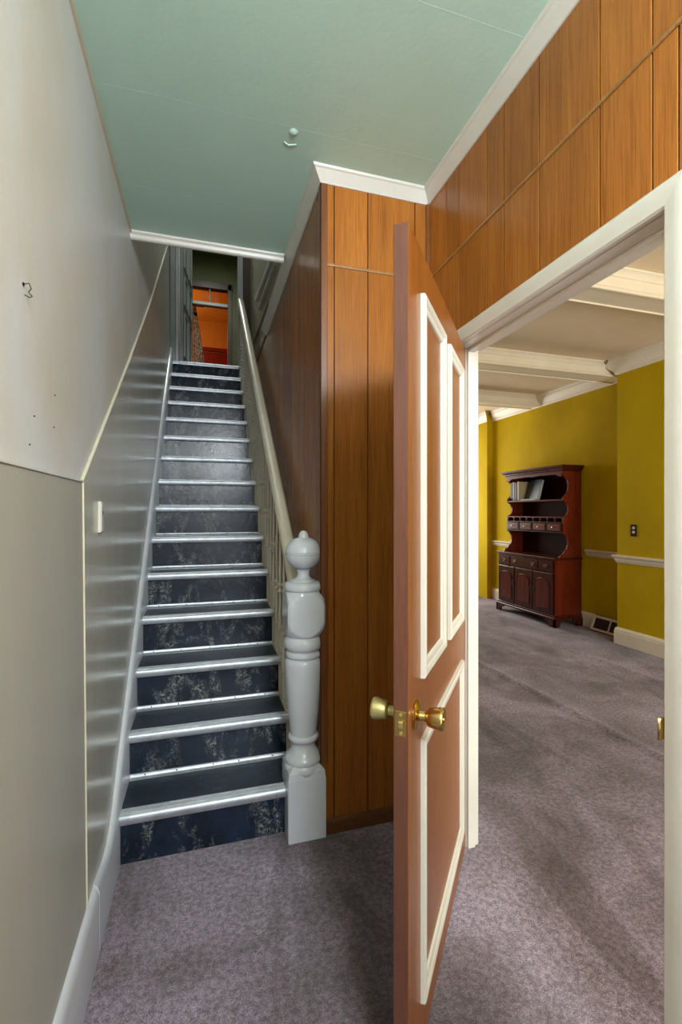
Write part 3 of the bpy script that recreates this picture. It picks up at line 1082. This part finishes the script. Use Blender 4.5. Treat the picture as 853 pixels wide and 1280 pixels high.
bm = new()
box(bm, -1.6, 1.6, 11.2, 11.3, ZL, UC)
box(bm, -1.7, -1.6, YP, 11.3, ZL, UC)
box(bm, 1.6, 1.7, YP, 11.3, ZL, UC)
box(bm, -1.6, 1.6, YP + 0.1, 11.3, UC - 0.02, UC)
wo = struct('wall_bedroom', bm, 'orange', 'glowing orange walls and ceiling of the room upstairs', 'wall')
bm = new()
box(bm, -1.7, 1.7, YH - 0.12, 11.3, UC, UC + 0.1)
struct('ceiling', bm, 'green_dark', 'dark green ceiling over the upstairs landing', 'ceiling')
d3 = empty('door_3', (0.18, 11.2, ZL), 'dark red door in the back wall of the orange room', 'door', kind='structure')
obj('slab', B(-0.11, 0.47, 11.15, 11.195, ZL, 5.10, bev=0.003), 'red', d3)
obj('casing', B(-0.17, -0.11, 11.12, 11.199, ZL, 5.20, bev=0.004), 'red', d3)
obj('casing', B(0.47, 0.53, 11.12, 11.199, ZL, 5.20, bev=0.004), 'red', d3)
obj('casing', B(-0.11, 0.47, 11.12, 11.199, 5.12, 5.20, bev=0.004), 'red', d3)
# speckled lace curtain hanging just inside the room
bm = new()
n = 14
top, bot = [], []
rows = []
for j in range(9):
    z = 5.02 - j * 0.20
    w = 0.05 + 0.030 * j
    rows.append([bm.verts.new((-0.185 + w * i / n, YP + 0.16 + 0.015 * math.sin(i * 1.7), z)) for i in range(n + 1)])
for a, c in zip(rows, rows[1:]):
    for i in range(n):
        bm.faces.new((a[i], a[i + 1], c[i + 1], c[i]))
bmesh.ops.solidify(bm, geom=bm.faces[:], thickness=0.004)
cu = obj('curtain', bm, 'lace', None, smooth=True)
tag(cu, 'speckled pale curtain edge beside the grey door upstairs', 'curtain')
rod = empty('curtain_rod', (-0.19, YP + 0.16, 5.02), 'thin dark rod carrying the speckled curtain upstairs', 'rod')
obj('rod', tube(new(), [(-0.24, YP + 0.158, 5.03), (0.0, YP + 0.158, 5.03)], 0.008), 'dark_metal', rod, smooth=True)
obj('bracket', B(-0.20, -0.185, YP + 0.10, YP + 0.16, 5.02, 5.04), 'dark_metal', rod)

# ---------------------------------------------------------------- living room shell
YB = 3.78
YP2 = 6.32
bm = new()
box(bm, LX, LX + 0.1, YB, 8.0, 0, ZLC)
wlv = struct('wall_living', bm, 'yellow', 'mustard yellow living room wall behind the dresser', 'wall')
bm = new()
box(bm, LB, LX + 0.1, -1.3, YB, 0, ZLC)
struct('wall_chimney', bm, 'yellow', 'mustard yellow chimney breast right of the dresser', 'wall')
bm = new()
box(bm, LX - 0.10, LX, YP2, 8.0, 0, ZLC)
struct('wall_pier', bm, 'yellow', 'bright yellow pier at the far end of the living room', 'wall')
# street wall with the open street door and two windows; garden wall with a window
bm = new()
for x0, x1, z0, z1 in ((-0.5, 0.16, 0, 3.0), (0.96, 1.8, 0, 3.0), (0.16, 0.96, 2.78, 3.0), (1.8, 4.0, 0, 0.65), (1.8, 4.0, 2.45, 3.0), (4.0, 4.5, 0, 3.0), (2.84, 2.96, 0.65, 2.45)):
    box(bm, x0, x1, -1.4, -1.3, z0, z1)
struct('wall_front', bm, 'plain', 'plain street side wall with the entrance opening', 'wall')
bm = new()
for x0, x1, z0, z1 in ((XW, 2.6, 0, 3.0), (2.6, 4.1, 0, 0.65), (2.6, 4.1, 2.55, 3.0), (4.1, 4.5, 0, 3.0)):
    box(bm, x0, x1, 8.0, 8.1, z0, z1)
struct('wall_back', bm, 'yellow', 'yellow garden side wall of the living room', 'wall')
bm = new()
box(bm, XW, LX + 0.1, -1.4, 8.1, ZLC, ZLC + 0.05)
struct('ceiling', bm, 'living_ceiling', 'tan living room ceiling between the beams', 'ceiling')

BEAM = [(2.36, 2.54), (3.86, 4.06), (5.22, 5.40), (6.60, 6.78), (0.86, 1.04)]
BL = ['white ceiling beam nearest the doorway head', 'white ceiling beam ending at the chimney breast corner', 'white ceiling beam above the dresser',
      'farthest white ceiling beam seen, over the bright yellow pier', 'white ceiling beam nearest the street windows']
CEND = 0.11
for (y0, y1), lb in zip(BEAM, BL):
    xe = (LB if y0 < YB else (LX if y0 < YP2 else LX - 0.07)) - 0.02
    root = empty('ceiling_beam', (2.7, y0, 2.81), lb, 'beam', group='ceiling beams of the living room', kind='structure')
    obj('beam_box', B(XW, xe, y0, y1, 2.812, ZLC), 'trim_living', root)
    for side in (-1, 1):
        yy = y0 if side < 0 else y1
        bm = new()
        prof = [(0, -0.050), (0.010, -0.048), (0.016, -0.036), (0.034, -0.014), (0.042, -0.010), (0.044, 0), (0, 0)]
        sweep(bm, prof, (XW, yy, ZLC), (xe, yy, ZLC), (0, side, 0))
        obj('bed_moulding', bm, 'trim_living', root, smooth=True, ang=30)
        bm = new()
        prof = [(0, 0.022), (0.007, 0.020), (0.014, 0.012), (0.016, 0.0), (0.012, -0.008), (0, -0.010)]
        sweep(bm, prof, (XW, yy, 2.812), (xe, yy, 2.812), (0, side, 0))
        obj('edge_bead', bm, 'trim_living', root, smooth=True, ang=30)

CORN = [(0, -0.150), (0.012, -0.150), (0.018, -0.138), (0.022, -0.118), (0.040, -0.098), (0.066, -0.070), (0.078, -0.046), (0.096, -0.036), (0.104, -0.022), (0.116, -0.016), (0.118, 0), (0, 0)]
cn = empty('trim_6', (LX, YB, ZLC), 'ivory cornice along the top of the yellow walls', 'trim', kind='structure')
obj('cornice_length', sweep(new(), CORN, (LB, -1.3, ZLC), (LB, YB, ZLC), (-1, 0, 0), 0, 1), 'trim_living', cn, smooth=True, ang=30)
obj('cornice_length', sweep(new(), CORN, (LX, YB, ZLC), (LX, YP2, ZLC), (-1, 0, 0), 1, -1), 'trim_living', cn, smooth=True, ang=30)
obj('cornice_length', sweep(new(), CORN, (LX - 0.10, YP2, ZLC), (LX - 0.10, 8.0, ZLC), (-1, 0, 0), -1, 0), 'trim_living', cn, smooth=True, ang=30)

RAIL = [(0, -0.040), (0.008, -0.040), (0.012, -0.024), (0.018, -0.016), (0.020, 0.004), (0.030, 0.010), (0.038, 0.020), (0.040, 0.030), (0.034, 0.036), (0.0, 0.040)]
crl = empty('trim_7', (LX, YB, 0.885), 'ivory chair rail on the yellow walls', 'trim', kind='structure')
BASE = [(0, 0), (0.022, 0), (0.022, 0.128), (0.018, 0.134), (0.020, 0.142), (0.014, 0.160), (0.006, 0.170), (0, 0.172)]
bsl = empty('baseboard_living', (LX, YB, 0), 'tall ivory baseboard at the foot of the yellow walls', 'baseboard', kind='structure')
obj('rail_length', sweep(new(), RAIL, (LB, -1.3, 0.885), (LB, YB, 0.885), (-1, 0, 0), 0, 1), 'trim_living', crl, smooth=True, ang=30)
obj('rail_length', sweep(new(), RAIL, (LX, YB, 0.885), (LX, 4.44, 0.885), (-1, 0, 0), 0, 0), 'trim_living', crl, smooth=True, ang=30)
obj('rail_length', sweep(new(), RAIL, (LX, 5.62, 0.885), (LX, YP2, 0.885), (-1, 0, 0), 0, -1), 'trim_living', crl, smooth=True, ang=30)
obj('base_length', sweep(new(), BASE, (LB, -1.3, 0), (LB, YB, 0), (-1, 0, 0), 0, 1), 'trim_living', bsl, smooth=True, ang=30)
VY0, VY1 = 3.83, 4.30
obj('base_length', sweep(new(), BASE, (LX, VY1, 0), (LX, YP2, 0), (-1, 0, 0), 0, -1), 'trim_living', bsl, smooth=True, ang=30)
obj('base_length', sweep(new(), BASE, (LX, YB, 0), (LX, VY0, 0), (-1, 0, 0), 0, 0), 'trim_living', bsl, smooth=True, ang=30)

# baseboard register
vn = empty('floor_register', (LX, 4.06, 0), 'sloped ivory heating register with dark openings in the baseboard beside the dresser', 'vent')
bm = new()
prism(bm, [(LX, 0.172), (LX - 0.024, 0.172), (LX - 0.088, 0.010), (LX - 0.088, 0.0), (LX - 0.080, 0.0), (LX - 0.020, 0.150), (LX, 0.150)], 'Y', VY0, VY1)
cut = new()
def slope_box(y0, y1, t0, t1, d0, d1):
    """box on the sloped face. t 0..1 up the slope, d outward"""
    a = Vector((LX - 0.088, 0, 0.010)); c = Vector((LX - 0.024, 0, 0.172))
    u = c - a
    n_ = Vector((-u.z, 0, u.x)).normalized()
    b = new()
    vs = []
    for y in (y0, y1):
        for t, d in ((t0, d0), (t1, d0), (t1, d1), (t0, d1)):
            p = a + u * t + n_ * d
            vs.append(b.verts.new((p.x, y, p.z)))
    for f in ((0, 1, 2, 3), (4, 5, 6, 7), (0, 1, 5, 4), (1, 2, 6, 5), (2, 3, 7, 6), (3, 0, 4, 7)):
        b.faces.new([vs[i] for i in f])
    return b
cut.free()
obj('housing', bm, 'brown_plastic', vn)
for (y0, y1, t0, t1) in ((VY0, VY1, 0.0, 0.14), (VY0, VY1, 0.84, 1.0), (VY0, VY0 + 0.03, 0.14, 0.84), (VY1 - 0.03, VY1, 0.14, 0.84), (4.055, 4.070, 0.14, 0.84)):
    obj('frame_bar', slope_box(y0, y1, t0, t1, 0.0005, 0.007), 'trim_living', vn)
for i in range(7):
    t = 0.20 + i * 0.09
    obj('louvre', slope_box(VY0 + 0.03, VY1 - 0.03, t, t + 0.014, 0.0002, 0.003), 'brown_dark', vn)

# switch plate on the chimney breast
sw = empty('light_switch', (LB, 3.585, 1.185), 'small dark brown double switch plate on the yellow chimney breast', 'switch')
obj('plate', B(LB - 0.006, LB, 3.550, 3.620, 1.125, 1.245, bev=0.002), 'brown_plastic', sw)
for z in (1.155, 1.198):
    obj('toggle', B(LB - 0.010, LB - 0.005, 3.571, 3.599, z, z + 0.024, bev=0.002), 'plastic', sw)

# hook at the beam end
hk = tube(new(), [(4.015, 3.79, ZLC), (4.015, 3.79, ZLC - 0.03), (4.00, 3.79, ZLC - 0.045), (3.985, 3.79, ZLC - 0.03), (3.99, 3.79, ZLC - 0.018)], 0.005, 8)
o = obj('ceiling_hook', hk, 'dark_metal', None, smooth=True)
tag(o, 'small dark metal hook in the ceiling beside the beam at the chimney breast', 'hook')

# ---------------------------------------------------------------- dresser
DY0, DY1 = 4.50, 5.58
DXF = 3.99
ds = empty('dresser', (4.19, 5.04, 0), 'dark cherry wood dresser with hutch standing against the mustard yellow wall', 'dresser')
obj('carcass', B(DXF, LX - 0.022, DY0, DY1, 0.135, 0.795), 'cherry', ds)
ctr = new()
box(ctr, DXF - 0.028, LX - 0.022, DY0 - 0.022, DY1 + 0.022, 0.797, 0.822, bev=0.005)
obj('counter', ctr, 'cherry_shade', ds)
mb = new()
box(mb, DXF - 0.018, LX - 0.024, DY0 - 0.014, DY1 + 0.014, 0.110, 0.138, bev=0.004)
box(mb, DXF - 0.028, LX - 0.024, DY0 - 0.022, DY1 + 0.022, 0.088, 0.112, bev=0.004)
obj('plinth', mb, 'cherry_shade', ds)
# face frame (front carries the shaded tone)
obj('face_frame', B(DXF - 0.006, DXF + 0.002, DY0, DY1, 0.138, 0.796), 'cherry_shade', ds)


def bracket_foot(y0, sgn, x0, sx):
    bm = new()
    W = 0.17
    P = [(0, 0.090), (W, 0.090), (W * 0.88, 0.066), (W * 0.66, 0.060), (W * 0.55, 0.040), (W * 0.50, 0.018), (W * 0.52, 0.0), (0.0, 0.0)]
    prism(bm, [(y0 + sgn * a, z) for a, z in P], 'X', x0, x0 + sx * 0.022)
    Q = [(a * 0.9, z) for a, z in P]
    prism(bm, [(x0 + sx * a, z) for a, z in Q], 'Y', y0, y0 + sgn * 0.022)
    return bm


for (y, s) in ((DY0 - 0.022, 1), (DY1 + 0.022, -1)):
    obj('bracket_foot', bracket_foot(y, s, DXF - 0.028, 1), 'cherry_shade', ds)
    obj('bracket_foot', bracket_foot(y, s, LX - 0.024, -1), 'cherry_shade', ds)


def bail(y, z, x):
    """bat-wing backplate with a swinging bail"""
    bm = new()
    P = [(-0.036, 0.010), (-0.024, 0.018), (-0.010, 0.012), (0, 0.020), (0.010, 0.012), (0.024, 0.018), (0.036, 0.010), (0.026, -0.010), (0.010, -0.006), (0, -0.016), (-0.010, -0.006), (-0.026, -0.010)]
    prism(bm, [(y + a, z + c) for a, c in P], 'X', x - 0.003, x)
    tube(bm, [(x - 0.004, y - 0.024, z + 0.004), (x - 0.012, y - 0.024, z - 0.004), (x - 0.014, y - 0.014, z - 0.022), (x - 0.014, y + 0.014, z - 0.022), (x - 0.012, y + 0.024, z - 0.004), (x - 0.004, y + 0.024, z + 0.004)], 0.0028, 6)
    return bm


xf = DXF - 0.006
drw = [(DY0 + 0.018, DY0 + 0.262, [0.5]), (DY0 + 0.276, DY1 - 0.276, [0.17, 0.83]), (DY1 - 0.262, DY1 - 0.018, [0.5])]
for y0, y1, hs in drw:
    d = obj('drawer', B(xf - 0.016, xf, y0, y1, 0.650, 0.780, bev=0.005), 'cherry_shade', ds)
    for h in hs:
        obj('handle', bail(y0 + (y1 - y0) * h, 0.722, xf - 0.016), 'pull', d, smooth=True)
dw = (DY1 - DY0 - 0.036 - 0.024) / 3
for i in range(3):
    y0 = DY0 + 0.018 + i * (dw + 0.012)
    y1 = y0 + dw
    d = obj('door', B(xf - 0.018, xf, y0, y1, 0.150, 0.635, bev=0.006), 'cherry_shade', ds)
    # arched raised panel with a bead around it
    yc, hw = (y0 + y1) / 2, dw / 2 - 0.058
    arch = [(-hw, 0.205), (hw, 0.205), (hw, 0.47)] + [(hw * math.cos(a) * 0.999, 0.47 + 0.085 * math.sin(a) ** 0.8) for a in [math.pi * t / 10 for t in range(1, 10)]] + [(-hw, 0.47)]
    bm = new()
    prism(bm, [(yc + a, z) for a, z in arch], 'X', xf - 0.026, xf - 0.018)
    pnl = obj('raised_panel', bm, 'cherry_mid', d)
    bm = new()
    pp = [(xf - 0.022, yc + a * 1.10, 0.20 + (z - 0.205) * 1.035) for a, z in arch]
    tube(bm, pp + [pp[0]], 0.0045, 6)
    obj('panel_bead', bm, 'cherry_shade', d, smooth=True)
    hy_ = {0: y1 - 0.022, 1: y1 - 0.022, 2: y0 + 0.022}[i]
    if i == 1:
        hy_ = y0 + 0.022
    bm = new()
    prism(bm, [(hy_ + a, 0.42 + c) for a, c in ((-0.009, -0.04), (0, -0.05), (0.009, -0.04), (0.006, 0), (0.009, 0.04), (0, 0.05), (-0.009, 0.04), (-0.006, 0))], 'X', xf - 0.021, xf - 0.018)
    tube(bm, [(xf - 0.022, hy_, 0.445), (xf - 0.034, hy_, 0.440), (xf - 0.034, hy_, 0.400), (xf - 0.022, hy_, 0.395)], 0.003, 6)
    obj('handle', bm, 'pull', d, smooth=True)
# hutch
HXB = LX - 0.022
side = [(0.822, 4.055), (0.845, 4.075), (0.865, 4.110), (0.895, 4.135), (0.925, 4.165), (0.975, 4.185), (1.04, 4.180), (1.085, 4.155), (1.105, 4.125), (1.12, 4.115), (1.305, 4.115), (1.318, 4.130), (1.335, 4.165),
        (1.38, 4.190), (1.43, 4.188), (1.475, 4.165), (1.50, 4.128), (1.51, 4.110), (1.545, 4.110), (1.56, 4.130), (1.59, 4.160), (1.62, 4.182), (1.69, 4.192), (1.75, 4.180), (1.785, 4.150), (1.80, 4.115), (1.86, 4.105)]
for y0 in (DY0 + 0.004, DY1 - 0.026):
    bm = new()
    prism(bm, [(x, z) for z, x in side] + [(HXB, 1.86), (HXB, 0.822)], 'Y', y0, y0 + 0.022)
    obj('hutch_side', bm, 'cherry', ds)
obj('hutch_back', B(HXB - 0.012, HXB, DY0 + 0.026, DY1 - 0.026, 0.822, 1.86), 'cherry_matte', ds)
for z in (1.515,):
    obj('shelf', B(4.112, HXB - 0.012, DY0 + 0.026, DY1 - 0.026, z - 0.010, z + 0.010, bev=0.003), 'cherry', ds)
obj('shelf', B(4.112, HXB - 0.012, DY0 + 0.026, DY1 - 0.026, 1.296, 1.312, bev=0.003), 'cherry', ds)
obj('shelf', B(4.112, HXB - 0.012, DY0 + 0.026, DY1 - 0.026, 1.236, 1.248, bev=0.002), 'cherry_shade', ds)
obj('shelf', B(4.112, HXB - 0.012, DY0 + 0.026, DY1 - 0.026, 1.112, 1.128, bev=0.003), 'cherry_shade', ds)
w = (DY1 - DY0 - 0.052) / 8
for i in range(9):
    y = DY0 + 0.026 + w * i
    bm = new()
    ya, yb = max(DY0 + 0.026, y - 0.005), min(DY1 - 0.026, y + 0.005)
    prism(bm, [(ya, 1.248), (yb, 1.248), (yb, 1.28), (min(DY1 - 0.026, y + 0.022), 1.296), (max(DY0 + 0.026, y - 0.022), 1.296), (ya, 1.28)], 'X', 4.118, 4.30)
    obj('pigeonhole_divider', bm, 'cherry_shade', ds)
w = (DY1 - DY0 - 0.052) / 4
for i in range(4):
    y0 = DY0 + 0.026 + w * i + 0.006
    d = obj('drawer', B(4.104, 4.30, y0, y0 + w - 0.012, 1.132, 1.232, bev=0.005), 'cherry_shade', ds)
    bm = B(4.100, 4.106, y0 + 0.018, y0 + w - 0.030, 1.148, 1.216, bev=0.003)
    obj('drawer_face', bm, 'cherry', d)
    bm = lathe(new(), [(0.004, 0), (0.004, 0.010), (0.010, 0.016), (0.009, 0.022), (0.003, 0.025)], seg=14)
    bmesh.ops.transform(bm, matrix=Matrix.Translation((4.100, y0 + w / 2 - 0.006, 1.182)) @ Matrix.Rotation(R(-90), 4, 'Y'), verts=bm.verts)
    kb = obj('knob', bm, 'brass', d, smooth=True)
# shaped apron under the cornice and the cornice itself
bm = new()
P = [(DY0 + 0.026, 1.86), (DY1 - 0.026, 1.86), (DY1 - 0.026, 1.800), (DY1 - 0.08, 1.802), (DY1 - 0.12, 1.825), (5.04 + 0.10, 1.832), (5.04, 1.822), (5.04 - 0.10, 1.832), (DY0 + 0.12, 1.825), (DY0 + 0.08, 1.802), (DY0 + 0.026, 1.800)]
prism(bm, P, 'X', 4.106, 4.124)
obj('apron', bm, 'cherry', ds)
bm = new()
lay = [(0.002, 1.858), (0.004, 1.870), (0.018, 1.878), (0.022, 1.886), (0.036, 1.902), (0.048, 1.912), (0.052, 1.926), (0.052, 1.932)]
rows = []
for o_, z in lay:
    rows.append([bm.verts.new(p) for p in ((4.105 - o_, DY0 + 0.004 - o_, z), (HXB, DY0 + 0.004 - o_, z), (HXB, DY1 - 0.004 + o_, z), (4.105 - o_, DY1 - 0.004 + o_, z))])
for a, c in zip(rows, rows[1:]):
    for k in range(4):
        j = (k + 1) % 4
        bm.faces.new((a[k], a[j], c[j], c[k]))
bm.faces.new(rows[0]); bm.faces.new(rows[-1])
obj('hutch_cornice', bm, 'cherry_shade', ds)

# books on the top shelf
def bookmat(name, c):
    return paint(name, c, None, 0.45, 0.0003)


def book(y0, y1, h, dpt, c, label, tilt=0.0, cx=4.15):
    root = empty('book', (cx, (y0 + y1) / 2, 1.525), label, 'book', group='books on the top shelf of the dresser')
    t = y1 - y0
    hw = t / 2
    cm = bookmat('book_cloth', c)
    def lb(x0, x1, a, b_, z0, z1, bev=0.0):
        bm = B(x0, x1, a, b_, z0, z1, bev=bev)
        return bm
    cov = new()
    box(cov, 0, dpt, -hw, -hw + 0.003, 0, h)
    box(cov, 0, dpt, hw - 0.003, hw, 0, h)
    box(cov, -0.003, 0.0, -hw, hw, 0, h)
    obj('cover', cov, cm, root, local=True)
    obj('pages', B(0.0005, dpt - 0.006, -hw + 0.003, hw - 0.003, 0.004, h - 0.004), 'plastic', root, local=True)
    root.rotation_euler = (tilt, 0, 0)
    return root


book(5.500, 5.538, 0.250, 0.17, (0.030, 0.012, 0.010), 'dark brown book at the far end of the dresser shelf')
book(5.464, 5.486, 0.260, 0.18, (0.62, 0.60, 0.55), 'thin white book next to the dark brown one')
book(5.405, 5.450, 0.245, 0.18, (0.025, 0.018, 0.020), 'thick black book between the white and the tan book')
book(5.360, 5.390, 0.262, 0.18, (0.55, 0.45, 0.25), 'tan book on the dresser shelf beside the teal album')
# large teal album leaning cover outwards
al = empty('album', (4.205, 5.17, 1.5275), 'large grey teal album leaning cover outwards on the dresser shelf', 'album')
tm = bookmat('teal_cloth', (0.03, 0.06, 0.062))
bm = B(-0.010, -0.006, -0.15, 0.13, 0.002, 0.275)
obj('cover', bm, tm, al, local=True)
obj('pages', B(-0.006, 0.022, -0.148, 0.128, 0.006, 0.270), 'plastic', al, local=True)
obj('back_cover', B(0.022, 0.026, -0.15, 0.13, 0.002, 0.275), tm, al, local=True)
al.rotation_euler = (0, R(14), R(-8))
fl_ = empty('flat_book', (4.145, 5.17, 1.525), 'thin pale blue book lying flat in front of the teal album', 'book')
bl = bookmat('pale_blue_cloth', (0.36, 0.48, 0.55))
obj('cover', B(-0.020, 0.030, -0.16, 0.14, 0.0, 0.004), bl, fl_, local=True)
obj('cover', B(-0.020, 0.030, -0.16, 0.14, 0.014, 0.018), bl, fl_, local=True)
obj('pages', B(-0.017, 0.028, -0.157, 0.137, 0.004, 0.014), 'plastic', fl_, local=True)

# ---------------------------------------------------------------- left wall bits
z = 1.353
th = empty('light_switch', (XL(z) + 0.006, 1.712, z), 'ivory switch box with two dark dots on the grey left wall', 'switch')
x = XL(z) + 0.006
obj('box_body', B(x, x + 0.010, 1.698, 1.738, z - 0.053, z + 0.053, bev=0.003), 'plastic', th)
obj('cover_plate', B(x + 0.010, x + 0.013, 1.700, 1.736, z - 0.050, z + 0.050, bev=0.0015), 'plastic', th)
for dz in (0.010, 0.017):
    bm = lathe(new(), [(0.0030, 0), (0.0030, 0.002)], seg=10)
    bmesh.ops.transform(bm, matrix=Matrix.Translation((x + 0.0125, 1.718, z + dz)) @ Matrix.Rotation(R(90), 4, 'Y'), verts=bm.verts)
    obj('button', bm, 'black', th)
z = 1.822
x = XL(z)
bm = new()
tube(bm, [(x + 0.001, 1.078, z + 0.010), (x + 0.010, 1.080, z + 0.014), (x + 0.012, 1.086, z + 0.006), (x + 0.006, 1.090, z), (x + 0.014, 1.086, z - 0.010), (x + 0.010, 1.082, z - 0.014), (x + 0.002, 1.080, z - 0.010)], 0.0010, 8)
wh = empty('wall_hook', (x, 1.083, z), 'small bent wire hook on the upper left wall', 'hook')
obj('wire', bm, 'dark_metal', wh, smooth=True)
bm = lathe(new(), [(0.004, 0), (0.004, 0.002), (0.002, 0.003)], seg=10)
bmesh.ops.transform(bm, matrix=Matrix.Translation((x - 0.0005, 1.078, z + 0.010)) @ Matrix.Rotation(R(90), 4, 'Y'), verts=bm.verts)
obj('nail', bm, 'dark_metal', wh)
# nail holes in the plaster
from math import tan
nh = []
for (y, z) in ((1.275, 1.655), (1.13, 1.575), (1.265, 1.575), (0.92, 1.48), (1.10, 1.51)):
    s = new()
    bmesh.ops.create_icosphere(s, subdivisions=1, radius=0.0022)
    bmesh.ops.translate(s, verts=s.verts, vec=(XL(z) + 0.0003, y, z))
    obj('nail_hole', s, 'dark_metal', wl)
